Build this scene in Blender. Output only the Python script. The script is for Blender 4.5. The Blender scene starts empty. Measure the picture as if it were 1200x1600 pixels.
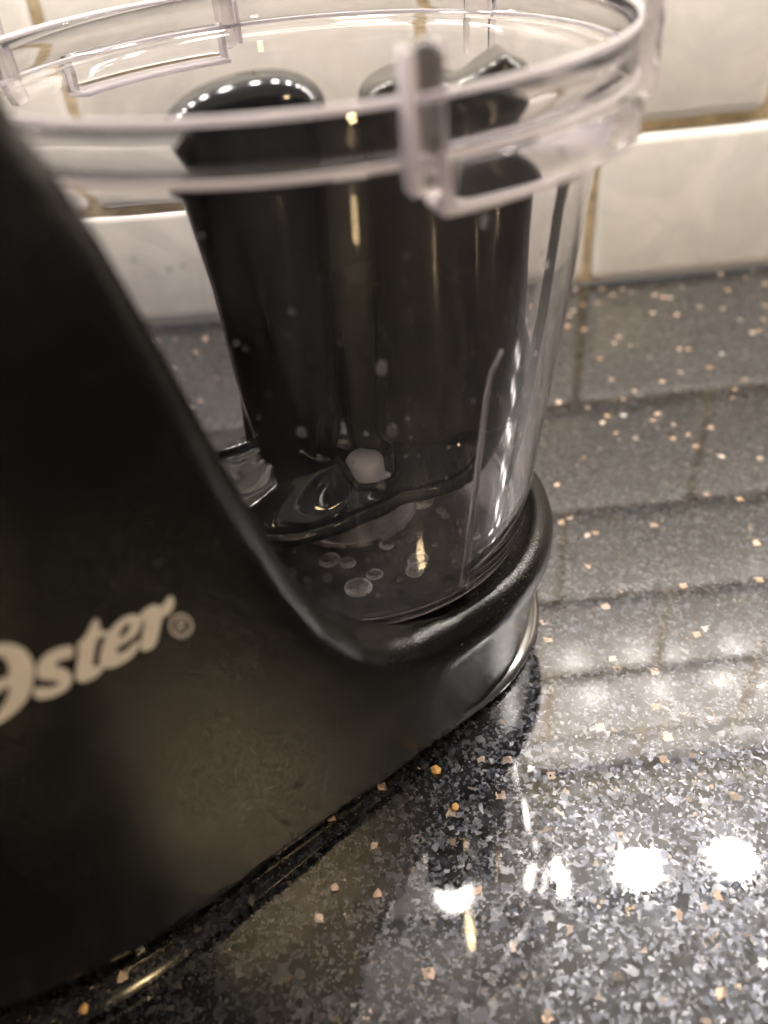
import bpy, bmesh, math, random
import numpy as np
from mathutils import Vector, Matrix

random.seed(7)
S = bpy.context.scene
COL = S.collection
R = math.radians

# ------------------------------------------------------------------ camera
CAM = Vector((-0.11719, -0.39119, 0.18402))
YAW, PITCH, ROLL = 0.011728, 0.682167, -0.094649
F_PX, PH_PX = 1300.0, 1600.0
cy_, sy_, cp_, sp_ = math.cos(YAW), math.sin(YAW), math.cos(PITCH), math.sin(PITCH)
fwd = Vector((sy_ * cp_, cy_ * cp_, -sp_))
rt = Vector((cy_, -sy_, 0))
up = rt.cross(fwd)
r2 = math.cos(ROLL) * rt + math.sin(ROLL) * up
u2 = -math.sin(ROLL) * rt + math.cos(ROLL) * up
cam = bpy.data.cameras.new("camera")
cam.sensor_fit = 'VERTICAL'
cam.sensor_height = 32.0
cam.lens = F_PX / PH_PX * 32.0
cam.clip_start = 0.005
cam.clip_end = 50
cam.dof.use_dof = True
cam.dof.focus_distance = 0.205
cam.dof.aperture_fstop = 7.0
co = bpy.data.objects.new("camera", cam)
COL.objects.link(co)
co.matrix_world = Matrix(((r2.x, u2.x, -fwd.x, CAM.x), (r2.y, u2.y, -fwd.y, CAM.y), (r2.z, u2.z, -fwd.z, CAM.z), (0, 0, 0, 1)))
S.camera = co

# ------------------------------------------------------------------ world: a dim room
w = bpy.data.worlds.new("World")
S.world = w
w.use_nodes = True
bg = w.node_tree.nodes['Background']
bg.inputs['Color'].default_value = (1.0, 0.94, 0.90, 1)
bg.inputs['Strength'].default_value = 0.15

S.view_settings.view_transform = 'Standard'
S.view_settings.look = 'None'
S.view_settings.exposure = 0.25
S.view_settings.gamma = 1.0
cyc = S.cycles
cyc.max_bounces = 24
cyc.transmission_bounces = 20
cyc.transparent_max_bounces = 24
cyc.glossy_bounces = 8
cyc.diffuse_bounces = 4
cyc.sample_clamp_indirect = 12.0
cyc.blur_glossy = 0.3
cyc.use_denoising = True

LED_STRENGTH = 200.0
LED_COLOR = (1.0, 0.935, 0.87)

# ------------------------------------------------------------------ helpers
def tag(o, label=None, cat=None, group=None, kind=None):
    if label: o['label'] = label
    if cat: o['category'] = cat
    if group: o['group'] = group
    if kind: o['kind'] = kind
    return o

def empty(name, loc=(0, 0, 0), rz=0):
    o = bpy.data.objects.new(name, None)
    COL.objects.link(o)
    o.location = loc
    o.rotation_euler = (0, 0, rz)
    o.empty_display_size = 0.01
    return o

def link(name, me, mat=None, parent=None):
    o = bpy.data.objects.new(name, me)
    COL.objects.link(o)
    if mat and not me.materials:
        me.materials.append(mat)
    if parent: o.parent = parent
    return o

def mesh(name, verts, faces, smooth=True):
    me = bpy.data.meshes.new(name)
    me.from_pydata([tuple(v) for v in verts], [], [tuple(f) for f in faces])
    me.validate()
    me.update()
    if smooth:
        me.polygons.foreach_set('use_smooth', [True] * len(me.polygons))
    return me

def fix_normals(me):
    bm = bmesh.new(); bm.from_mesh(me)
    bmesh.ops.recalc_face_normals(bm, faces=bm.faces)
    bm.to_mesh(me); bm.free()
    return me

def bm_mesh(name, bm, smooth=False):
    bmesh.ops.recalc_face_normals(bm, faces=bm.faces)
    me = bpy.data.meshes.new(name)
    bm.to_mesh(me); bm.free()
    me.polygons.foreach_set('use_smooth', [smooth] * len(me.polygons))
    return me

def box_mesh(name, x0, x1, y0, y1, z0, z1, bevel=0, seg=2, smooth=False):
    bm = bmesh.new()
    bmesh.ops.create_cube(bm, size=1)
    for v in bm.verts:
        v.co = Vector((x0 + (v.co.x + .5) * (x1 - x0), y0 + (v.co.y + .5) * (y1 - y0), z0 + (v.co.z + .5) * (z1 - z0)))
    if bevel:
        bmesh.ops.bevel(bm, geom=bm.edges[:], offset=bevel, segments=seg, affect='EDGES', profile=0.5)
    return bm_mesh(name, bm, smooth)

def lathe(name, prof, n=128, closed=False):
    """prof: list of (r,z); closed profile loop when closed"""
    V, F = [], []
    m = len(prof)
    for k in range(n):
        a = 2 * math.pi * k / n
        for r, z in prof:
            V.append((r * math.cos(a), r * math.sin(a), z))
    for k in range(n):
        k2 = (k + 1) % n
        for j in range(m if closed else m - 1):
            j2 = (j + 1) % m
            F.append((k * m + j, k2 * m + j, k2 * m + j2, k * m + j2))
    me = mesh(name, V, F)
    bm = bmesh.new(); bm.from_mesh(me)
    bmesh.ops.remove_doubles(bm, verts=bm.verts, dist=1e-6)
    bmesh.ops.recalc_face_normals(bm, faces=bm.faces)
    bm.to_mesh(me); bm.free()
    me.polygons.foreach_set('use_smooth', [True] * len(me.polygons))
    return me

def arc_block(name, a0, a1, r0, r1, z0, z1, bev=0.0006, n=None):
    """solid ring sector, rounded edges; angles in degrees"""
    n = n or max(2, int((a1 - a0) / 2))
    V, F = [], []
    for k in range(n + 1):
        a = R(a0 + (a1 - a0) * k / n)
        for r, z in ((r0, z0), (r1, z0), (r1, z1), (r0, z1)):
            V.append((r * math.cos(a), r * math.sin(a), z))
    for k in range(n):
        for j in range(4):
            F.append((k * 4 + j, k * 4 + (j + 1) % 4, k * 4 + 4 + (j + 1) % 4, k * 4 + 4 + j))
    F.append((0, 1, 2, 3)); F.append((n * 4, n * 4 + 3, n * 4 + 2, n * 4 + 1))
    bm = bmesh.new()
    bv = [bm.verts.new(v) for v in V]
    for f in F: bm.faces.new([bv[i] for i in f])
    bmesh.ops.recalc_face_normals(bm, faces=bm.faces)
    sharp = [e for e in bm.edges if e.calc_face_angle(0) > 0.6]
    if bev: bmesh.ops.bevel(bm, geom=sharp, offset=bev, segments=2, affect='EDGES', profile=0.5)
    return bm_mesh(name, bm, True)

def tube_mesh(name, pts, radii, n=8, cap=True):
    V, F = [], []
    pts = [Vector(p) for p in pts]
    for i, p in enumerate(pts):
        d = (pts[min(i + 1, len(pts) - 1)] - pts[max(i - 1, 0)]).normalized()
        a = Vector((0, 0, 1)) if abs(d.z) < .9 else Vector((1, 0, 0))
        x = d.cross(a).normalized(); y = d.cross(x)
        rr = radii[i] if hasattr(radii, '__len__') else radii
        rx, ry = rr if hasattr(rr, '__len__') else (rr, rr)
        for k in range(n):
            t = 2 * math.pi * k / n
            V.append(p + x * rx * math.cos(t) + y * ry * math.sin(t))
    for i in range(len(pts) - 1):
        for k in range(n):
            F.append((i * n + k, i * n + (k + 1) % n, (i + 1) * n + (k + 1) % n, (i + 1) * n + k))
    if cap:
        F.append(tuple(range(n))); F.append(tuple((len(pts) - 1) * n + k for k in range(n)))
    return fix_normals(mesh(name, V, F))

def surface_nets(f, lo, hi, h, newton=3):
    """mesh of the zero set of f(x,y,z) (vectorised), negative inside"""
    ax = [np.arange(lo[i], hi[i] + h, h) for i in range(3)]
    X, Y, Z = np.meshgrid(*ax, indexing='ij')
    v = f(X, Y, Z)
    ins = v < 0
    c = np.zeros(tuple(s - 1 for s in v.shape), int)
    offs = [(i, j, k) for i in (0, 1) for j in (0, 1) for k in (0, 1)]
    sl = lambda o: tuple(slice(o[a], o[a] + v.shape[a] - 1) for a in range(3))
    for o in offs: c += ins[sl(o)]
    act = (c > 0) & (c < 8)
    idx = -np.ones(act.shape, int)
    I = np.argwhere(act)
    idx[act] = np.arange(len(I))
    P = np.zeros((len(I), 3)); cnt = np.zeros(len(I))
    for o in offs:
        for a in range(3):
            if o[a] == 0:
                o2 = list(o); o2[a] = 1
                A = v[tuple((I + o).T)]; B = v[tuple((I + np.array(o2)).T)]
                m = (A < 0) != (B < 0)
                t = np.where(m, A / np.where(m, A - B, 1), 0)
                q = I + np.array(o, float)
                q[:, a] += t
                P[m] += q[m]; cnt[m] += 1
    P = np.array(lo) + P / cnt[:, None] * h
    Q = []
    for a in range(3):
        b, d = (a + 1) % 3, (a + 2) % 3
        s0 = [slice(None)] * 3; s1 = [slice(None)] * 3
        s0[a] = slice(0, -1); s1[a] = slice(1, None)
        e = ins[tuple(s0)] != ins[tuple(s1)]
        flip = ins[tuple(s0)]
        E = np.argwhere(e)
        ok = (E[:, b] > 0) & (E[:, d] > 0) & (E[:, b] < v.shape[b] - 1) & (E[:, d] < v.shape[d] - 1)
        E = E[ok]
        fl = flip[tuple(E.T)]
        eb = np.zeros(3, int); eb[b] = 1
        ed = np.zeros(3, int); ed[d] = 1
        q = np.stack([idx[tuple((E - eb - ed).T)], idx[tuple((E - ed).T)], idx[tuple(E.T)], idx[tuple((E - eb).T)]], 1)
        q[~fl] = q[~fl][:, ::-1]
        Q.append(q)
    Q = np.concatenate(Q)
    e = h * .05
    for _ in range(newton):
        x, y, z = P.T
        v0 = f(x, y, z)
        g = np.stack([f(x + e, y, z) - f(x - e, y, z), f(x, y + e, z) - f(x, y - e, z), f(x, y, z + e) - f(x, y, z - e)], 1) / (2 * e)
        st = (v0 / np.maximum((g ** 2).sum(1), .05))[:, None] * g
        ln = np.linalg.norm(st, axis=1, keepdims=True)
        P = P - st * np.minimum(1, h / np.maximum(ln, 1e-9)) * .8
    return P, Q

def np_mesh(name, P, Q):
    me = bpy.data.meshes.new(name)
    me.from_pydata(P.tolist(), [], Q.tolist())
    me.update()
    me.polygons.foreach_set('use_smooth', [True] * len(me.polygons))
    return me

def rmax(a, b, r):
    return np.minimum(np.maximum(a, b), -r) + np.hypot(np.maximum(a + r, 0), np.maximum(b + r, 0))

def smin(a, b, k):
    hh = np.maximum(k - np.abs(a - b), 0) / k
    return np.minimum(a, b) - hh * hh * k * .25

# ------------------------------------------------------------------ materials
class NT:
    def __init__(s, name):
        s.m = bpy.data.materials.new(name); s.m.use_nodes = True
        s.t = s.m.node_tree; s.n = s.t.nodes; s.l = s.t.links
        s.p = s.n['Principled BSDF']; s.out = s.n['Material Output']
        s.co = None
    def add(s, typ, **kw):
        nd = s.n.new(typ)
        for k, v in kw.items(): setattr(nd, k, v)
        return nd
    def obj(s):
        if not s.co: s.co = s.add('ShaderNodeTexCoord')
        return s.co.outputs['Object']
    def set(s, **kw):
        for k, v in kw.items(): s.p.inputs[k.replace('_', ' ')].default_value = v
    def lk(s, a, b): s.l.new(a, b)
    def noise(s, scale, detail=4, rough=.5, vec=None, dist=0):
        nd = s.add('ShaderNodeTexNoise'); nd.inputs['Scale'].default_value = scale
        nd.inputs['Detail'].default_value = detail; nd.inputs['Roughness'].default_value = rough
        nd.inputs['Distortion'].default_value = dist
        s.lk(vec or s.obj(), nd.inputs['Vector']); return nd
    def vor(s, scale, vec=None, feat='F1', metric='EUCLIDEAN'):
        nd = s.add('ShaderNodeTexVoronoi', feature=feat, distance=metric); nd.inputs['Scale'].default_value = scale
        s.lk(vec or s.obj(), nd.inputs['Vector']); return nd
    def ramp(s, fac, stops, interp='LINEAR'):
        nd = s.add('ShaderNodeValToRGB'); cr = nd.color_ramp; cr.interpolation = interp
        while len(cr.elements) < len(stops): cr.elements.new(.5)
        for e, (p, c) in zip(cr.elements, stops):
            e.position = p; e.color = c if len(c) == 4 else (*c, 1)
        s.lk(fac, nd.inputs['Fac']); return nd.outputs['Color']
    def math(s, op, a, b=None, clamp=False):
        nd = s.add('ShaderNodeMath', operation=op, use_clamp=clamp)
        for i, v in enumerate((a, b)):
            if v is None: continue
            if isinstance(v, (int, float)): nd.inputs[i].default_value = v
            else: s.lk(v, nd.inputs[i])
        return nd.outputs[0]
    def vmath(s, op, a, b=None, scale=None):
        nd = s.add('ShaderNodeVectorMath', operation=op)
        for i, v in enumerate((a, b)):
            if v is None: continue
            if isinstance(v, (tuple, list)): nd.inputs[i].default_value = v
            else: s.lk(v, nd.inputs[i])
        if scale is not None: nd.inputs['Scale'].default_value = scale
        return nd.outputs[0]
    def mix(s, fac, a, b, blend='MIX'):
        nd = s.add('ShaderNodeMix', data_type='RGBA', blend_type=blend)
        for i, v in ((0, fac), (6, a), (7, b)):
            if isinstance(v, (int, float)): nd.inputs[i].default_value = v
            elif isinstance(v, tuple): nd.inputs[i].default_value = v if len(v) == 4 else (*v, 1)
            else: s.lk(v, nd.inputs[i])
        return nd.outputs[2]
    def bump(s, hgt, strength=.3, dist=.001):
        nd = s.add('ShaderNodeBump'); nd.inputs['Strength'].default_value = strength
        nd.inputs['Distance'].default_value = dist
        s.lk(hgt, nd.inputs['Height']); s.lk(nd.outputs[0], s.p.inputs['Normal']); return nd

def mat_granite():
    t = NT('polished_granite')
    nz = t.noise(600, 3, .6)
    warp = t.vmath('SCALE', t.vmath('SUBTRACT', nz.outputs['Color'], (.5, .5, .5)), scale=.0020)
    vec = t.vmath('ADD', t.obj(), warp)
    v1 = t.vor(540, vec, metric='CHEBYCHEV'); v2 = t.vor(1150, vec, metric='CHEBYCHEV')
    msk = t.math('GREATER_THAN', t.noise(170, 2).outputs['Fac'], .47)
    col = t.mix(msk, v1.outputs['Color'], v2.outputs['Color'])
    sep = t.add('ShaderNodeSeparateColor'); t.lk(col, sep.inputs[0])
    base = t.ramp(sep.outputs[0], [(0, (.005, .005, .006)), (.2, (.015, .016, .019)), (.42, (.034, .037, .046)),
                                   (.64, (.060, .064, .078)), (.82, (.096, .101, .117)), (.945, (.14, .143, .152)), (.985, (.14, .105, .08))], 'CONSTANT')
    # pink-gold flecks
    v3 = t.vor(310, vec, metric='CHEBYCHEV')
    s3 = t.add('ShaderNodeSeparateColor'); t.lk(v3.outputs['Color'], s3.inputs[0])
    f1 = t.math('GREATER_THAN', s3.outputs[0], .84)
    f2 = t.math('LESS_THAN', v3.outputs['Distance'], t.math('ADD', .06, t.math('MULTIPLY', s3.outputs[2], .30)))
    f2 = t.math('MULTIPLY', f2, t.math('GREATER_THAN', t.noise(75, 3).outputs['Fac'], .41))
    fl = t.math('MULTIPLY', f1, f2)
    fcol = t.ramp(s3.outputs[1], [(0, (.66, .45, .28)), (.18, (.80, .57, .42)), (.6, (.78, .62, .52)), (.9, (.72, .69, .64))], 'CONSTANT')
    grit = t.ramp(t.noise(2400, 4, .7).outputs['Fac'], [(.25, (.65,) * 3), (.75, (1.35,) * 3)])
    cloud = t.ramp(t.noise(48, 4, .6).outputs['Fac'], [(.3, (.75,) * 3), (.7, (1.3,) * 3)])
    base = t.mix(1.0, base, grit, 'MULTIPLY'); base = t.mix(1.0, base, cloud, 'MULTIPLY')
    v4 = t.vor(2300, vec)
    s4 = t.add('ShaderNodeSeparateColor'); t.lk(v4.outputs['Color'], s4.inputs[0])
    base = t.mix(t.math('GREATER_THAN', s4.outputs[0], .955), base, (.17, .17, .18))
    s5 = t.add('ShaderNodeSeparateColor'); t.lk(t.vor(300, vec, 'F2').outputs['Color'], s5.inputs[0])
    fcol = t.mix(1.0, fcol, t.ramp(s5.outputs[0], [(0, (.25,) * 3), (1, (1.1,) * 3)]), 'MULTIPLY')
    full = t.mix(fl, base, fcol)
    t.lk(full, t.p.inputs['Base Color'])
    # crystal faces at slightly different tilts under the polish
    tl = t.vmath('SCALE', t.vmath('SUBTRACT', col, (.5, .5, .5)), scale=.15)
    geo = t.add('ShaderNodeNewGeometry')
    nn = t.vmath('NORMALIZE', t.vmath('ADD', geo.outputs['Normal'], tl))
    t.lk(nn, t.p.inputs['Normal'])
    met = t.mix(fl, t.ramp(sep.outputs[0], [(0, (.5, .5, .5)), (.2, (.88, .88, .88)), (.985, (.4, .4, .4))], 'CONSTANT'), (.1, .1, .1))
    t.lk(met, t.p.inputs['Metallic'])
    t.set(Roughness=.29, Specular_IOR_Level=.25, Coat_Weight=1.0, Coat_IOR=2.15, Coat_Roughness=.03)
    t.lk(geo.outputs['Normal'], t.p.inputs['Coat Normal'])
    cr = t.ramp(t.noise(60, 5, .6).outputs['Fac'], [(.35, (.010,) * 3), (.7, (.028,) * 3)])
    cellr = t.ramp(sep.outputs[1], [(.45, (0,) * 3), (1, (.06,) * 3)])
    t.lk(t.math('ADD', cr, cellr), t.p.inputs['Coat Roughness'])
    return t.m

def mat_tile():
    t = NT('white_marble')
    oi = t.add('ShaderNodeObjectInfo')
    off = t.vmath('SCALE', oi.outputs['Location'], scale=7.3)
    vec = t.vmath('ADD', t.obj(), off)
    n1 = t.noise(16, 6, .62, vec, 1.2); n2 = t.noise(55, 4, .5, vec, .5)
    vein = t.math('SUBTRACT', 1.0, t.math('MULTIPLY', t.math('ABSOLUTE', t.math('SUBTRACT', n1.outputs['Fac'], .5)), 9.0), True)
    c = t.ramp(n2.outputs['Fac'], [(.3, (.70, .655, .60)), (.7, (.77, .73, .68))])
    c = t.mix(t.math('MULTIPLY', vein, .35), c, (.50, .50, .475))
    t.lk(c, t.p.inputs['Base Color'])
    t.set(Roughness=.28, Specular_IOR_Level=.5)
    t.bump(t.noise(70, 4, .55, vec).outputs['Fac'], .3, .0008)
    return t.m

def mat_simple(name, col, rough=.5, met=0, nscale=0, namp=.2, bump=0, bscale=800, **kw):
    t = NT(name)
    if nscale:
        n = t.noise(nscale, 5, .6)
        a = tuple(c * (1 - namp) for c in col); b = tuple(min(1, c * (1 + namp)) for c in col)
        t.lk(t.ramp(n.outputs['Fac'], [(.3, a), (.7, b)]), t.p.inputs['Base Color'])
    else:
        t.p.inputs['Base Color'].default_value = (*col, 1)
    t.set(Roughness=rough, Metallic=met, **kw)
    if bump: t.bump(t.noise(bscale, 2).outputs['Fac'], bump, .0003)
    return t.m

def mat_body():
    t = NT('black_satin_plastic')
    # a film of dust and greasy smears over fine moulded grain
    d = t.noise(34, 6, .65)
    sm = t.noise(11, 3, .5, dist=1.5)
    k = t.math('MULTIPLY', t.ramp(d.outputs['Fac'], [(.42, (0, 0, 0)), (.72, (1, 1, 1))]), t.ramp(sm.outputs['Fac'], [(.4, (.1,) * 3), (.68, (1,) * 3)]))
    dust = t.math('MULTIPLY', t.ramp(t.noise(1500, 3, .7).outputs['Fac'], [(.52, (0,) * 3), (.72, (1,) * 3)]), t.ramp(t.noise(24, 4, .6).outputs['Fac'], [(.42, (0,) * 3), (.66, (1,) * 3)]))
    c0 = t.mix(k, (.0022, .0021, .0020), (.0105, .0094, .0075))
    c0 = t.mix(t.math('MULTIPLY', dust, .5), c0, (.13, .115, .09))
    vs = t.vor(210)
    sv = t.add('ShaderNodeSeparateColor'); t.lk(vs.outputs['Color'], sv.inputs[0])
    speck = t.math('MULTIPLY', t.math('GREATER_THAN', sv.outputs[0], .93), t.math('LESS_THAN', vs.outputs['Distance'], .09))
    t.lk(t.mix(t.math('MULTIPLY', speck, .6), c0, (.12, .11, .10)), t.p.inputs['Base Color'])
    t.lk(t.ramp(d.outputs['Fac'], [(.3, (.15,) * 3), (.7, (.25,) * 3)]), t.p.inputs['Roughness'])
    t.set(Specular_IOR_Level=.5)
    t.bump(t.noise(1900, 2).outputs['Fac'], .28, .0004)
    return t.m

def mat_glass(name, col, rough=0.0, ior=1.49, haze=.02, hz_scale=40, even=.15):
    t = NT(name)
    t.set(Transmission_Weight=1.0, IOR=ior, Roughness=rough)
    t.p.inputs['Base Color'].default_value = (*col, 1)
    # faint smudges and wash marks, on the bowl floor painted sheen too: a little of the surface scatters
    df = t.add('ShaderNodeBsdfDiffuse'); df.inputs['Color'].default_value = (.75, .72, .74, 1)
    mp = t.add('ShaderNodeMapping'); mp.inputs['Scale'].default_value = (1, 1, .12)
    t.lk(t.obj(), mp.inputs['Vector'])
    n = t.noise(hz_scale * 6, 5, .65, mp.outputs[0])
    n2 = t.noise(hz_scale * .5, 3, .5)
    k = t.math('MULTIPLY', t.ramp(n.outputs['Fac'], [(.42, (0,) * 3), (.8, (1,) * 3)]), t.ramp(n2.outputs['Fac'], [(.35, (.3,) * 3), (.7, (1,) * 3)]))
    k = t.math('ADD', t.math('MULTIPLY', k, haze * 3), haze * even)
    mx = t.add('ShaderNodeMixShader'); t.lk(k, mx.inputs[0])
    t.lk(t.p.outputs[0], mx.inputs[1]); t.lk(df.outputs[0], mx.inputs[2]); t.lk(mx.outputs[0], t.out.inputs['Surface'])
    return t.m

def mat_emit(name, col, strength):
    t = NT(name)
    t.set(Emission_Strength=strength)
    t.p.inputs['Emission Color'].default_value = (*col, 1)
    return t.m

M_GRANITE = mat_granite()
M_TILE = mat_tile()
M_GROUT = mat_simple('tan_grout', (.62, .50, .32), .9, nscale=120, namp=.35, bump=.4)
M_BODY = mat_body()
M_TRIM = mat_simple('smoked_metal_trim', (.24, .235, .225), .18, 1.0, nscale=60, namp=.3, bump=.1, bscale=260)
M_RUBBER = mat_simple('black_rubber', (.012, .012, .012), .8, nscale=200)
M_PRINT = mat_simple('cream_print', (.78, .71, .64), .55, nscale=250, namp=.06)
M_PRINT2 = mat_simple('grey_print', (.50, .46, .42), .55, nscale=250, namp=.1)
M_CLEAR = mat_glass('clear_plastic', (.985, .972, .982), 0.0, haze=.014)
M_CLEAR2 = mat_glass('clear_plastic_moulding', (.97, .945, .97), 0.06, haze=.10)
M_FROST = mat_glass('clear_plastic_edge', (.97, .94, .965), .18, haze=.22)
def mat_edge():  # whitened plastic: light caught along clear edges is put into the colour
    t = NT('plastic_edge_glow')
    t.set(Roughness=.2, Transmission_Weight=.22)
    t.p.inputs['Base Color'].default_value = (.95, .92, .95, 1)
    tr = t.add('ShaderNodeBsdfTranslucent'); tr.inputs['Color'].default_value = (.93, .88, .91, 1)
    mx = t.add('ShaderNodeMixShader'); mx.inputs[0].default_value = .4
    t.lk(t.p.outputs[0], mx.inputs[1]); t.lk(tr.outputs[0], mx.inputs[2]); t.lk(mx.outputs[0], t.out.inputs['Surface'])
    return t.m
M_EDGE = mat_edge()
M_MILK = mat_glass('clear_plastic_tab', (.95, .90, .945), .10, haze=.32)
M_FLOOR = mat_glass('clear_plastic_floor', (.94, .92, .98), 0.0, haze=.03, even=1.6)  # even lilac haze paints in the floor's reflected light
M_BLADE = mat_simple('black_blade_plastic', (.0065, .007, .009), .11, nscale=60, namp=.3, bump=.06, bscale=260)
M_BLADE2 = mat_simple('black_plastic_warm_sheen', (.034, .029, .025), .12, nscale=40, namp=.3, bump=.05, bscale=200)  # same black blade plastic, browned and lightened for the room's reflection
M_GLOSS = mat_simple('black_glossy_plastic', (.009, .009, .010), .03, nscale=60, namp=.2)
M_STEEL = mat_simple('brushed_steel', (.55, .55, .54), .22, 1.0, nscale=300, namp=.1)
M_CAB = mat_simple('cabinet_paint', (.80, .79, .77), .45, nscale=30, namp=.05)
M_RAIL = mat_simple('cream_trim', (.70, .64, .48), .5, nscale=50, namp=.08)
M_ALU = mat_simple('aluminium_channel', (.6, .6, .6), .4, .8, nscale=100, namp=.05)
M_LED = mat_emit('led_lens', LED_COLOR, LED_STRENGTH)
M_WATER = mat_glass('water', (.98, .98, .985), 0.0, 1.33, haze=.05)
M_DROPRIM = mat_glass('dried_water_rim', (.95, .95, .96), .2, 1.33, haze=.22, even=.9)
M_SPOT = mat_glass('thin_water_spot', (.97, .97, .98), .1, 1.2, haze=.07, even=.5)
M_CRUMB2 = mat_simple('pink_crumb', (.60, .42, .33), .7, nscale=900, namp=.3, bump=.5)
M_CRUMB = mat_simple('crumb', (.62, .36, .12), .7, nscale=900, namp=.4, bump=.5)

# ------------------------------------------------------------------ the setting: counter, wall, cabinet
ct = link('countertop', box_mesh('countertop', -1.1, 1.1, -0.62, 0.0, -0.035, 0.0), M_GRANITE)
tag(ct, 'polished black speckled granite countertop', kind='structure')

wall = empty('wall')
tag(wall, 'tiled backsplash wall behind the counter', kind='structure')
gb = link('grout_bed', box_mesh('grout_bed', -0.9, 0.75, 0.0036, 0.03, 0.0, 0.437), M_GROUT, wall)
PW, PH = 0.155, 0.0785
H1 = 0.0725
ROW_TOPS = [H1 + PH * k for k in range(5)]
JW = 0.0045
tile_cache = {}
def tile(x0, x1, z0, z1):
    key = (round(x1 - x0, 5), round(z1 - z0, 5))
    if key not in tile_cache:
        wd, ht = key
        me = box_mesh('tile', -wd / 2, wd / 2, 0.0, 0.008, -ht / 2, ht / 2, bevel=.0048, seg=5, smooth=True)
        tile_cache[key] = me
    o = link('tile', tile_cache[key], M_TILE, wall)
    o.location = ((x0 + x1) / 2, random.uniform(-.0004, .0004) - 0.0005, (z0 + z1) / 2)
    o.rotation_euler = (random.uniform(-.004, .004), 0, random.uniform(-.003, .003))
zb = 0.0
for r_, zt in enumerate(ROW_TOPS + [0.4285]):
    off = 0.0 if r_ % 2 == 0 else PW / 2
    for k in range(-5, 4):
        x0 = k * PW + off
        tile(x0 + JW / 2, x0 + PW - JW / 2, zb + (JW / 2 if r_ else .0015), zt - JW / 2)
    zb = zt

cab = empty('wall_cabinet', (0, 0, 0.44))
tag(cab, 'painted wall cabinet hanging above the tiles', 'cabinet')
link('bottom_panel', box_mesh('bottom_panel', -0.9, 0.75, -0.33, 0.03, 0.0, 0.018), M_CAB, cab)
link('back_trim', box_mesh('back_trim', -0.9, 0.75, -0.021, -0.005, -0.012, -0.0005, .002), M_RAIL, cab)
link('front_rail', box_mesh('front_rail', -0.9, 0.75, -0.33, -0.312, -0.03, -0.0005, .002), M_CAB, cab)
for k in range(3):
    link('door', box_mesh('door', -0.898 + .55 * k, -0.352 + .55 * k, -0.352, -0.3325, -0.005, .35, .002), M_CAB, cab)

strip = empty('light_strip', (0, -0.0875, 0.44))
tag(strip, 'under-cabinet strip of small round warm lamps', 'light')
link('channel', box_mesh('channel', -0.8, 0.7, -0.016, 0.016, -0.008, -0.0006, .0015), M_ALU, strip)
ledme = lathe('led', [(0, -.0008), (.0118, -.0008), (.0128, 0), (.0128, .0012), (0, .0012)], 24)
for k in range(-10, 9):
    o = link('led', ledme, M_LED, strip)
    o.location = (0.0525 + 0.0705 * k, 0, -0.0098)

M_BULB = mat_emit('warm_bulb', (1.0, 0.74, 0.42), 195.0)
for x_, y_, lb in ((.66, -.95, 'warm round ceiling downlight in the kitchen'),):
    dl = empty('ceiling_lamp', (x_, y_, 1.5))
    tag(dl, lb, 'ceiling lamp')
    link('lamp_housing', lathe('lamp_housing', [(.058, 0), (.075, 0), (.078, .004), (.078, .09), (0, .09), (0, .086), (.06, .086), (.058, .004)], 40), M_CAB, dl)
    link('bulb', lathe('bulb', [(0, .012), (.03, .013), (.05, .018), (.056, .03), (0, .032)], 32), M_BULB, dl)

M_BULB2 = mat_emit('pendant_glow', (1.0, 0.72, 0.38), 155.0)
pd = empty('pendant_lamp', (.30, -1.62, .72))
tag(pd, 'warm glowing cylinder pendant lamp hanging across the kitchen', 'pendant lamp')
link('glow_tube', lathe('glow_tube', [(0, -.075), (.024, -.072), (.03, -.06), (.03, .06), (.024, .072), (0, .075)], 32), M_BULB2, pd)
link('lamp_cap', lathe('lamp_cap', [(.033, .055), (.034, .085), (.012, .1), (.004, .11), (.004, .6), (0, .6)], 32), M_CAB, pd)

# ------------------------------------------------------------------ food processor base
BOWL = Vector((-0.12393, -0.20957, 0))
ROT = math.atan2(.57128, .82075)
fp = empty('food_processor', BOWL, ROT)
tag(fp, 'black food processor base with a tall motor tower and cream lettering on its side', 'food processor')
HW = 0.053
FACE = 0.0554

def foot2(s, t):
    """distance to the plan outline: round end at right, straight sides, elliptical end at the tower"""
    right = np.hypot(s, t) - HW
    A, s0 = .082, -.085
    q = np.sqrt(((s - s0) / A) ** 2 + (t / HW) ** 2 + 1e-12)
    gl = np.sqrt(((s - s0) / A ** 2) ** 2 + (t / HW ** 2) ** 2 + 1e-12)
    rear = q * (q - 1) / gl
    mid = np.abs(t) - HW
    return np.where(s > 0, right, np.where(s < s0, rear, mid))

PROF = [(-.0755, .30), (-.0725, .19), (-.0695, .163), (-.0674, .158), (-.0640, .1476), (-.0600, .131), (-.0575, .1195), (-.0550, .108), (-.0515, .095),
        (-.0475, .0807), (-.0425, .067), (-.0350, .0545), (-.0280, .0475), (-.0200, .0435), (-.0080, .0415), (.02, .0412), (.10, .0412)]
ps, pz = np.array(PROF).T
def prof_d(s, z):
    # signed distance (approx) to region left/below of the profile curve
    best = np.full(s.shape, 1e9)
    for (a0, b0), (a1, b1) in zip(PROF[:-1], PROF[1:]):
        dx, dz = a1 - a0, b1 - b0
        tt = np.clip(((s - a0) * dx + (z - b0) * dz) / (dx * dx + dz * dz), 0, 1)
        best = np.minimum(best, np.hypot(s - a0 - tt * dx, z - b0 - tt * dz))
    sc = np.interp(z, pz[::-1], ps[::-1])      # profile s at height z
    zc = np.interp(s, ps, pz)
    inside = (z < zc)
    return np.where(inside, -best, best)

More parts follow.
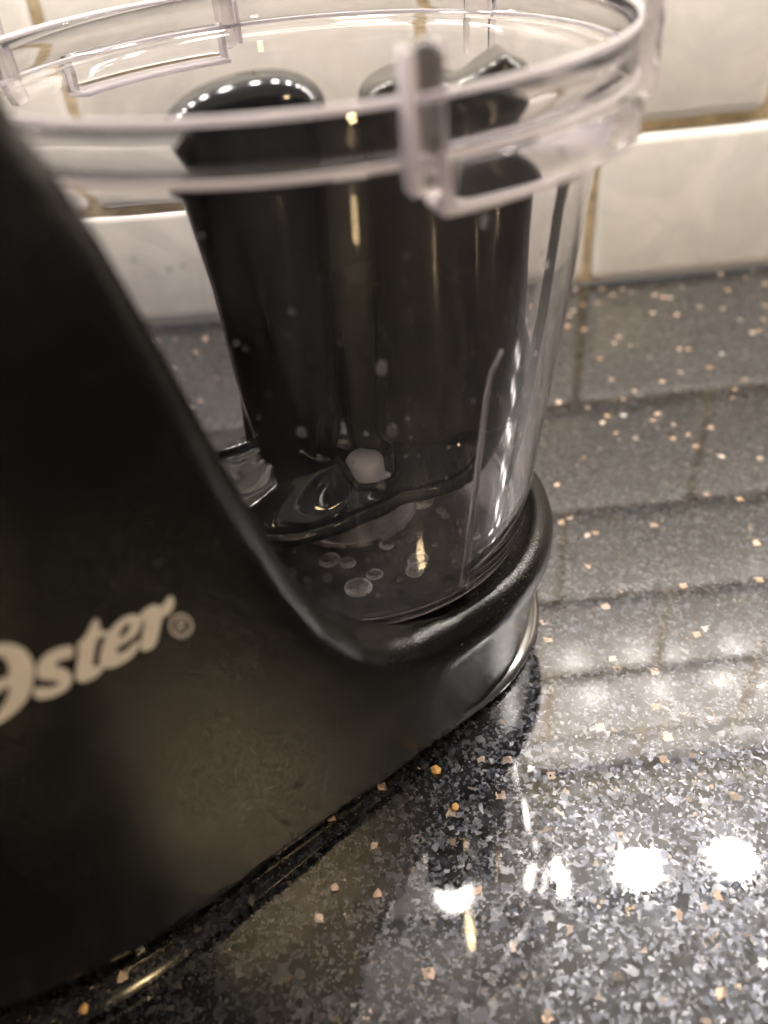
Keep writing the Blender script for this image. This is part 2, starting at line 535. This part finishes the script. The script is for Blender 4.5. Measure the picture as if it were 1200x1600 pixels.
def chamfer_h(s): return np.interp(s, [-.13, -.08, -.03, .03], [.0120, .0068, .0036, .0022])
def chamfer_c(s): return np.interp(s, [-.13, -.08, -.03, .03], [.0034, .0018, .0012, .0010])

def body_f(s, y, z):
    t = -y
    f2 = foot2(s, t)
    # drafted wall; at the round end it steps back below an overhanging lip
    u = np.clip((z - .0295) / .0022, 0, 1); u = u * u * (3 - 2 * u)
    rec = np.where(t > 0, np.interp(s, [-.018, .022], [0, .0034]), .0034) * (1 - u)
    f2 = f2 - np.interp(z, [0, .031], [.0006, .0024]) + rec
    d = rmax(f2, prof_d(s, z), .0065)
    d = rmax(d, z - .205, .01)
    # seat for the bowl and clearance above it
    rr = np.hypot(s, t)
    rc = np.interp(z, [.0372, .0445, .15, .3], [.0492, .0502, .0675, .092])
    cav = np.maximum(rr - rc, .0372 - z)
    d = rmax(d, -cav, .0016)
    d = np.maximum(d, chamfer_h(s) - z)
    return d

P, Q = surface_nets(body_f, (-.175, -.062, -.003), (.062, .062, .21), .0018)
link('housing', np_mesh('housing', P, Q), M_BODY, fp)

# glossy trim strip round the foot of the housing
def outline(n=200):
    pts = []
    for k in range(n):
        a = 2 * math.pi * k / n
        lo_, hi_ = 0, .3
        for _ in range(40):
            m = (lo_ + hi_) / 2
            s_, t_ = -.05 + m * math.cos(a), m * math.sin(a)
            if foot2(np.array(s_), np.array(t_)) < 0: lo_ = m
            else: hi_ = m
        pts.append((-.05 + lo_ * math.cos(a), lo_ * math.sin(a), math.cos(a), math.sin(a)))
    return pts
ol = outline(240)
V, F = [], []
n = len(ol)
for i, (s_, t_, cx, sx) in enumerate(ol):
    s0_, t0_ = ol[i - 1][:2]; s1_, t1_ = ol[(i + 1) % n][:2]
    nx, ny = (t1_ - t0_), -(s1_ - s0_)
    L = math.hypot(nx, ny); nx /= L; ny /= L
    hh = float(chamfer_h(np.array(s_))); cc = float(chamfer_c(np.array(s_)))
    for off, z in ((-.006, hh - .0002), (.0001, hh - .0002), (.0001, hh - .0008), (-cc * .9, .0022), (-cc - .001, .0016), (-cc - .006, .0016)):
        V.append((s_ + nx * off, -(t_ + ny * off), z))
for i in range(n):
    j = (i + 1) % n
    for k in range(5): F.append((i * 6 + k, j * 6 + k, j * 6 + k + 1, i * 6 + k + 1))
F.append(tuple(i * 6 + 5 for i in range(n)))
F.append(tuple(i * 6 for i in range(n))[::-1])
tm = fix_normals(mesh('base_trim', V, F))
for pl in list(tm.polygons)[-2:]: pl.use_smooth = False
link('base_trim', tm, M_TRIM, fp)
fme = lathe('rubber_foot', [(0, 0), (.006, 0), (.0065, .0006), (.0065, .0022), (0, .0022)], 24)
for s_, y_ in ((.03, .02), (.03, -.02), (-.125, .02), (-.125, -.02)):
    link('rubber_foot', fme, M_RUBBER, fp).location = (s_, y_, 0)

# lettering: outlines in the plane of the side face; units are 1/1200 of the traced sheet
def face_pt(px, py):
    """traced sheet -> (s, z) on the side face"""
    x, y = px * 320 / 1200, 880 + py * 300 / 1125
    d = fwd * F_PX + (x - 600) * r2 - (y - 800) * u2
    nrm = Vector((.57128, -.82075, 0)); o = BOWL + nrm * FACE
    tt = (o - CAM).dot(nrm) / d.dot(nrm)
    X = CAM + d * tt
    rel = X - BOWL
    return rel.x * .82075 + rel.y * .57128, X.z

def smooth_loop(pts, it=2):
    for _ in range(it):
        o = []
        for i in range(len(pts)):
            a, b = pts[i], pts[(i + 1) % len(pts)]
            o += [(a[0] * .75 + b[0] * .25, a[1] * .75 + b[1] * .25), (a[0] * .25 + b[0] * .75, a[1] * .25 + b[1] * .75)]
        pts = o
    return pts

def glyph(name, loops, mat, smooth=2):
    cu = bpy.data.curves.new(name, 'CURVE'); cu.dimensions = '2D'; cu.fill_mode = 'BOTH'
    cu.extrude = 0.00012
    for lp in loops:
        lp = smooth_loop(lp, smooth)
        sp = cu.splines.new('POLY'); sp.points.add(len(lp) - 1); sp.use_cyclic_u = True
        for p, q in zip(sp.points, lp):
            s_, z_ = face_pt(*q)
            p.co = (s_, z_, 0, 1)
    tmp = bpy.data.objects.new('tmp', cu); COL.objects.link(tmp)
    dg = bpy.context.evaluated_depsgraph_get()
    me = bpy.data.meshes.new_from_object(tmp.evaluated_get(dg))
    bpy.data.objects.remove(tmp)
    me.name = name
    # lay each point on the face: find the housing surface along -t
    co_ = np.array([v.co[:] for v in me.vertices])
    s_, z_, e_ = co_[:, 0], co_[:, 1], co_[:, 2]
    t_ = np.full(len(s_), .062)
    for _ in range(40): t_ = t_ - body_f(s_, -t_, z_) * .9
    t_ = t_ + e_ + .00006
    for v, a, b, c in zip(me.vertices, s_, t_, z_): v.co = (a, -b, c)
    me.materials.clear()
    link(name, me, mat, fp)

O_out = [(0, 482), (70, 478), (140, 502), (185, 550), (204, 620), (200, 700), (176, 780), (130, 850), (60, 920), (0, 962), (-70, 1005), (-150, 1020), (-215, 985), (-250, 900), (-245, 800), (-210, 690), (-150, 590), (-75, 510)]
O_up = [(-20, 545), (25, 556), (52, 595), (66, 650), (50, 680), (0, 695), (-60, 735), (-110, 770), (-120, 730), (-90, 640), (-55, 575)]
O_low = [(-60, 820), (0, 772), (45, 728), (66, 735), (55, 800), (22, 862), (-20, 920), (-70, 955), (-115, 950), (-125, 900), (-100, 850)]
glyph('letter', [O_out, O_up, O_low], M_PRINT)
glyph('letter', [[(430, 485), (430, 545), (390, 556), (345, 568), (318, 590), (335, 612), (380, 618), (412, 640), (424, 675), (412, 715), (380, 750), (330, 778), (280, 795), (225, 803), (198, 782), (203, 738), (235, 733), (290, 735), (335, 722), (352, 705), (335, 690), (280, 685), (235, 685), (216, 660), (217, 610), (240, 565), (285, 525), (340, 500), (385, 487)]], M_PRINT)
glyph('letter', [[(560, 322), (583, 340), (577, 395), (632, 394), (628, 420), (572, 430), (556, 480), (545, 550), (540, 600), (560, 606), (592, 588), (612, 600), (580, 648), (530, 682), (480, 697), (443, 684), (442, 640), (455, 560), (460, 500), (452, 472), (480, 450), (510, 410), (540, 348)]], M_PRINT, 1)
glyph('letter', [[(822, 308), (780, 298), (730, 313), (670, 358), (625, 420), (595, 490), (580, 560), (590, 602), (630, 614), (690, 597), (750, 562), (790, 525), (817, 480), (820, 450), (790, 463), (740, 510), (700, 532), (678, 520), (683, 490), (740, 460), (800, 415), (827, 360), (834, 322)],
                 [(755, 348), (767, 365), (750, 400), (720, 430), (697, 442), (694, 420), (710, 380), (735, 352)]], M_PRINT)
glyph('letter', [[(910, 238), (930, 255), (955, 245), (980, 205), (1000, 188), (1020, 208), (1012, 260), (985, 297), (960, 306), (945, 320), (930, 400), (910, 482), (850, 517), (820, 502), (828, 440), (845, 370), (845, 325), (816, 322), (828, 285), (870, 255)]], M_PRINT, 1)
def ell(cx, cy, rx, ry, n=28): return [(cx + rx * math.cos(2 * math.pi * k / n), cy + ry * math.sin(2 * math.pi * k / n)) for k in range(n)]
glyph('registered_mark', [ell(1058, 364, 71, 72), ell(1058, 364, 53, 54),
                          [(1028, 402), (1038, 330), (1072, 322), (1088, 336), (1084, 358), (1066, 370), (1090, 392), (1072, 398), (1052, 376), (1046, 377), (1042, 404)],
                          [(1052, 340), (1049, 362), (1066, 358), (1072, 346), (1066, 338)]], M_PRINT2, 0)

# ------------------------------------------------------------------ clear bowl
bowl = empty('mixing_bowl', (BOWL.x, BOWL.y, 0.0385))
tag(bowl, 'clear plastic chopping bowl with bayonet lugs seated on the black base', 'bowl')
Z0 = 0.0385
def zz(pr): return [(r, z - Z0) for r, z in pr]
OUT = [(0, .0385), (.0430, .0385), (.0455, .0390), (.0470, .0402), (.0478, .0420), (.0500, .0600), (.0530, .0850), (.0560, .1100), (.0585, .1310), (.0602, .1450),
       (.0608, .1468), (.0630, .1476), (.0645, .1484), (.0647, .1494), (.0645, .1530), (.0643, .1560), (.0638, .1566)]
INN = [ (.0636, .1562), (.06355, .1530), (.0635, .1504), (.0628, .1492), (.0606, .1482), (.0594, .1474), (.0590, .1450), (.0574, .1310), (.0548, .1100), (.0517, .0850), (.0486, .0600),
       (.0464, .0440), (.0455, .0422), (.0438, .0410), (.0420, .0406), (0, .0406)]
bwm = lathe('bowl_wall', zz(OUT + INN), 160)
bwm.materials.append(M_CLEAR); bwm.materials.append(M_FLOOR)
for p in bwm.polygons:
    if p.center.z + Z0 < .0414: p.material_index = 1
link('bowl_wall', bwm, None, bowl)
def ring(r, z, k, n=144): return lathe('edge_glint_bead', [(r + k * math.cos(a), z - Z0 + k * math.sin(a)) for a in np.linspace(0, 2 * math.pi, 9)[:-1]], n, True)
for r_, z_, k_ in ((.0643, .1566, .00062), (.0649, .1486, .00062)):
    link('edge_glint_bead', ring(r_, z_, k_), M_EDGE, bowl)  # added beads that draw the bright lines caught by the rim edges
link('floor_bead', ring(.0466, .0405, .0006), M_FROST, bowl)
# hub collar on the floor
link('hub_collar', lathe('hub_collar', zz([(.0150, .0407), (.0185, .0407), (.0186, .0425), (.0176, .0432), (.0170, .0480), (.0164, .0486), (.0152, .0486), (.0148, .0480)]), 96, True), M_FROST, bowl)
link('centre_post', lathe('centre_post', zz([(0, .0407), (.0062, .0407), (.0056, .0430), (.0050, .0580), (.0040, .0592), (0, .0594)]), 32), M_EDGE, bowl).location = (.0050, -.0040, 0)  # clear post, whitened to stand for light piped through it
# inner rib
pts, rad = [], []
for k in range(15):
    u = k / 14
    z = .0412 + u * .066
    rr = .0458 + (z - .042) * (.0122 / .105) - .0006
    if u > .93: rr += .0006
    a = R(304.5 + 1.5 * u + (2.2 * max(0, u - .9) / .1))
    pts.append((rr * math.cos(a), rr * math.sin(a), z - Z0)); wd = .0012 - .0007 * u
    rad.append((wd, wd * .8))
link('rib', tube_mesh('rib', pts, rad, 8), M_FROST, bowl)
# lugs
def lug(rot):
    e = empty('lug'); e.parent = bowl; e.rotation_euler = (0, 0, R(rot))
    def ab(nm, a0, a1, r0, r1, z0, z1, b=.0006, m=M_CLEAR2): link(nm, arc_block(nm, a0, a1, r0, r1, z0 - Z0, z1 - Z0, b), m, e)
    ab('arm', 284.4, 288.6, .0642, .0690, .1440, .1640, .0021, M_MILK)
    ab('arm_face', 283.5, 284.3, .0644, .0686, .1450, .1632, .0003, M_EDGE)
    ab('end_plate', 287.4, 288.6, .0646, .0686, .1418, .1500, .0005, M_EDGE)
    ab('bottom_plate', 287.4, 325.5, .0615, .0686, .1414, .1423, .0004, M_EDGE)
    ab('outer_plate', 288.7, 324.6, .0679, .0686, .14245, .1488, .0003, M_CLEAR)
    ab('end_plate', 324.6, 325.8, .0646, .0686, .14245, .1480, .0005, M_FROST)
    ab('arm', 339, 343.5, .0644, .0680, .1440, .1655, .0016, M_MILK)
lug(0); lug(180)
e = empty('lug'); e.parent = bowl
for nm, a in (('tab', (44.0, 51.5, .0646, .0672, .1475, .1560)), ('tab', (44.0, 45.2, .0646, .0665, .1400, .1474)), ('tab', (50.3, 51.5, .0646, .0665, .1400, .1474))):
    link(nm, arc_block(nm, *a[:4], a[4] - Z0, a[5] - Z0, .0006), M_CLEAR2, e)

# ------------------------------------------------------------------ black blade unit inside the bowl
bl = empty('chopping_blade', (BOWL.x, BOWL.y, 0.0487))
tag(bl, 'glossy black two-lobed chopping blade standing inside the clear bowl', 'blade')
ZB = 0.0487
mm = .001
def ell_col(x, y, z, secs, pw=2.6):
    """column with superelliptic sections: secs of (z,cx,cy,hx,hy) in mm"""
    a = np.array(secs) * mm
    cx, cy, hx, hy = (np.interp(z, a[:, 0], a[:, i]) for i in (1, 2, 3, 4))
    q = (np.abs((x - cx) / hx) ** pw + np.abs((y - cy) / hy) ** pw) ** (1 / pw)
    return (q - 1) * np.minimum(hx, hy)
def left_f(x, y, z):
    L = ell_col(x, y, z, [(60, -13.0, 4, 11.5, 9), (75, -12, 1, 12.2, 9), (110, -11, -5, 13.2, 9.2), (135, -11.0, -9, 14.4, 9.2), (144, -11.0, -11, 16.2, 9.8), (156, -11.0, -12, 16.2, 9.8)], 2.35)
    th = np.arctan2(y - .002, x + .012)
    L = L + .0010 * np.cos(th * 9) * np.interp(z, [.06, .085], [1, 0])
    L = rmax(L, z - (.1520 + .12 * (x + .009)), .0085)
    L = np.maximum(L, .0625 + .0012 * np.cos(th * 9) - z)
    return L
def right_f(x, y, z):
    # a barrel, a narrower barrel beside it and a rounded toe at the lower right
    a = ell_col(x, y, z, [(60, 21, 3, 13, 12), (90, 22, -3, 11.2, 11), (120, 22, -6, 10.6, 10.4), (152, 21, -10, 10.0, 8.5)], 2.5)
    b = ell_col(x, y, z, [(60, 36, 6, 14.5, 12), (76, 37.5, 3, 14.2, 11), (92, 36.5, -1, 10.5, 9), (120, 37, -5, 9.2, 8), (152, 37, -9, 8.0, 7)], 2.0)
    a = rmax(a, (z - (.1500 - .25 * np.abs(x - .021) ** 1.5 / .01 ** .5)) * .9, .0022)
    b = rmax(b, (z - (.1515 - .5 * np.abs(x - .0385))) * .85, .0025)
    d = smin(a, b, .0035)
    d = rmax(d, .0615 - z, .005)
    hub = rmax(np.hypot(x - .009, y - .0065) - .0080, np.abs(z - .080) - .028, .003)
    web = rmax(rmax(np.abs(x - .0045) - .0085, np.abs(y - .007 + (z - .1) * .12) - .004, .002), np.abs(z - .1015) - .040, .004)
    return smin(smin(d, web, .002), hub, .002)
P, Q = surface_nets(left_f, (-.031, -.026, .056), (.010, .018, .158), .0010)
P[:, 2] -= ZB
link('grip_lobe', np_mesh('grip_lobe', P, Q), M_BLADE, bl)
P, Q = surface_nets(right_f, (-.007, -.024, .056), (.054, .024, .157), .0010)
P[:, 2] -= ZB
link('barrel', np_mesh('barrel', P, Q), M_BLADE2, bl)

# two-lobed skirt: polar outline with a rounded bead, dished glossy top
TH = [0, 20, 43, 70, 95, 129, 150, 163, 180]
RT = [41.5, 45.5, 40, 29, 22.5, 20.5, 28, 34.5, 41.5]
def r_out(deg):
    return float(np.interp(deg % 180, TH, RT)) * mm
degs = np.arange(0, 360, 3.0)
ro = np.array([r_out(d) for d in degs])
for _ in range(3): ro = (np.roll(ro, 1) + ro * 2 + np.roll(ro, -1)) / 4
def z_edge(d): return .0545 + (.0115 if math.cos(R(d - 20)) > 0 else .006) * max(0, math.cos(2 * R(d - 20))) ** 1.5 - ZB
V, F = [], []
NR = 17
n = len(degs)
for i, d in enumerate(degs):
    for k in range(NR):
        u = k / (NR - 1)
        ze = z_edge(d)
        z = ze + .0025 * (1 - u) ** 1.5 - .0016 * math.sin(math.pi * u)
        xi, yi = .0060 + .0076 * math.cos(R(d)), -.0075 + .0070 * math.sin(R(d))
        vx, vy = xi + (ro[i] * math.cos(R(d)) - xi) * u, yi + (ro[i] * math.sin(R(d)) - yi) * u
        ax_, ay_ = vx + .0125, vy - .003                      # a fluted cone rises to the foot of the grip lobe
        dd = max(0, math.hypot(ax_, ay_ * 1.15) - .0085)
        rise = max(0, 1 - dd / .013) ** 2.2
        z += .0088 * rise * (1 + .22 * math.cos(9 * math.atan2(ay_, ax_)) * min(1, dd / .002)) * u ** .5
        V.append((vx, vy, z))
for i in range(n):
    j = (i + 1) % n
    deg = degs[i]
    for k in range(NR - 1):
        F.append((i * NR + k, j * NR + k, j * NR + k + 1, i * NR + k + 1))
sk = mesh('skirt', V, F)
so = link('skirt', fix_normals(sk), M_GLOSS, bl)
sd = so.modifiers.new('solid', 'SOLIDIFY'); sd.thickness = .0012; sd.offset = -1
ss = so.modifiers.new('sub', 'SUBSURF'); ss.levels = ss.render_levels = 1
pts = [(ro[i % n] * math.cos(R(degs[i % n])), ro[i % n] * math.sin(R(degs[i % n])), z_edge(degs[i % n])) for i in range(n + 1)]
link('skirt_bead', tube_mesh('skirt_bead', pts, .0021, 10, False), M_BLADE, bl)
pts = [(.0060 + .0076 * math.cos(R(d)), -.0075 + .0070 * math.sin(R(d)), z_edge(d) + .0025) for d in list(degs) + [0.0]]
link('opening_bead', tube_mesh('opening_bead', pts, .0011, 8, False), M_BLADE, bl)
# thin curved fin at the right
pts = []
for px, z, rr in ((0, .134, .0525), (1, .118, .0515), (2, .102, .0500), (3, .086, .0480), (4, .072, .0465), (5, .060, .0450)):
    a = R([-18, -18, -18.5, -20, -25, -31][px])
    pts.append((rr * math.cos(a), rr * math.sin(a), z - ZB))
link('fin', tube_mesh('fin', pts, [(.0016, .0010), (.0018, .001), (.0020, .001), (.0022, .001), (.0018, .001), (.0004, .0004)], 8), M_BLADE, bl)

# ------------------------------------------------------------------ water drops on the bowl floor
def ground(x, y, z):
    d = fwd * F_PX + (x - 600) * r2 - (y - 800) * u2
    return CAM + d * ((z - CAM.z) / d.z)
def drop_mesh(r):
    prof = [(0, r * .10), (r * .45, r * .095), (r * .72, r * .10), (r * .86, r * .15), (r * .95, r * .12), (r, 0), (0, 0)]
    me = lathe('water_drop', prof, 28)
    me.materials.append(M_WATER); me.materials.append(M_DROPRIM)
    for p in me.polygons:
        c = p.center
        if math.hypot(c.x, c.y) > r * .66: p.material_index = 1
    return me
DROPS = [(560, 918, 22, 'largest ring-shaped water drop, nearest the front of the clear bowl floor'),
         (585, 897, 14, 'round water drop touching the back right of the largest drop'),
         (515, 874, 16, 'wide water drop in front of the left of the clear hub collar'),
         (543, 878, 13, 'round water drop between the wide drop and the largest drop'),
         (648, 891, 15, 'oval water drop lying in front of a twin drop, left of the rib'),
         (653, 874, 16, 'round water drop behind the oval drop, left of the rib'),
         (660, 783, 17, 'oval water drop just under the wavy black skirt of the blade'),
         (742, 838, 10, 'small water drop right beside the foot of the lilac rib'),
         (604, 850, 12, 'faint water drop just right of the clear hub collar')]
for x, y, rp, lb in DROPS:
    P_ = ground(x, y, .0407)
    dist = (P_ - CAM).dot(fwd)
    rr = rp * dist / F_PX
    o = bpy.data.objects.new('water_drop', drop_mesh(rr)); COL.objects.link(o)
    o.location = P_; o.scale = (1, random.uniform(.95, 1.25), 1); o.rotation_euler = (0, 0, random.uniform(0, 3))
    tag(o, lb, 'water drop', 'water drops on the bowl floor')
# spray of tiny dried spots on the inner wall
bm = bmesh.new()
for k in range(90):
    a = R(random.uniform(225, 345)); z = random.uniform(.055, .142) if k % 3 else random.uniform(.06, .10)
    rr = .0458 + (z - .042) * (.0122 / .105) - .0001
    sz = random.choice((.0002, .0003, .0004, .0004, .0009)) * random.uniform(.7, 1.2)
    m = Matrix.Translation((BOWL.x + rr * math.cos(a), BOWL.y + rr * math.sin(a), z)) @ Matrix.Rotation(a, 4, 'Z') @ Matrix.Diagonal((sz * .25, sz, sz * random.uniform(.9, 1.6), 1))
    bmesh.ops.create_icosphere(bm, subdivisions=2, radius=1, matrix=m)
for x, y, rp in [(641, 842, 8), (655, 835, 7), (622, 848, 9), (690, 797, 9), (697, 806, 7), (575, 873, 7), (512, 902, 9), (455, 893, 9), (606, 866, 6), (535, 852, 8), (480, 905, 7), (590, 930, 5), (625, 905, 5), (680, 850, 5)]:
    P_ = ground(x, y, .0407); rr = rp * (P_ - CAM).dot(fwd) / F_PX
    bmesh.ops.create_icosphere(bm, subdivisions=2, radius=1, matrix=Matrix.Translation(P_) @ Matrix.Diagonal((rr, rr * random.uniform(.9, 1.4), rr * .16, 1)))
sp = link('water_spots', bm_mesh('water_spots', bm, True), M_SPOT)
tag(sp, 'tiny dried water spots on the bowl wall and floor', kind='stuff')

# ------------------------------------------------------------------ crumbs on the counter
def crumb_mesh(sz, seed):
    rnd = random.Random(seed)
    bm = bmesh.new(); bmesh.ops.create_icosphere(bm, subdivisions=1, radius=sz)
    for v in bm.verts: v.co *= rnd.uniform(.7, 1.25); v.co.z *= .55
    return bm_mesh('crumb', bm)
for i, (x, y, rp, lb) in enumerate([(680, 1205, 9, 'yellow crumb on the granite below the right end of the black base'),
        (130, 1578, 9, 'golden crumb on the granite in front of the base trim, below the lettering'),
        (712, 1262, 7, 'brown crumb on the granite just in front of the yellow crumb'),
        (590, 1398, 8, 'pale pink crumb on the granite left of the reflected lamp'),
        (524, 1388, 7, 'small pink crumb on the granite left of the pale pink crumb')]):
    P_ = ground(x, y, 0)
    sz = rp * (P_ - CAM).dot(fwd) / F_PX
    o = link('crumb', crumb_mesh(sz, i), M_CRUMB if i < 3 else M_CRUMB2)
    o.location = (P_.x, P_.y, sz * .35); o.rotation_euler = (0, 0, i * 1.3)
    tag(o, lb, 'crumb', 'crumbs on the counter')
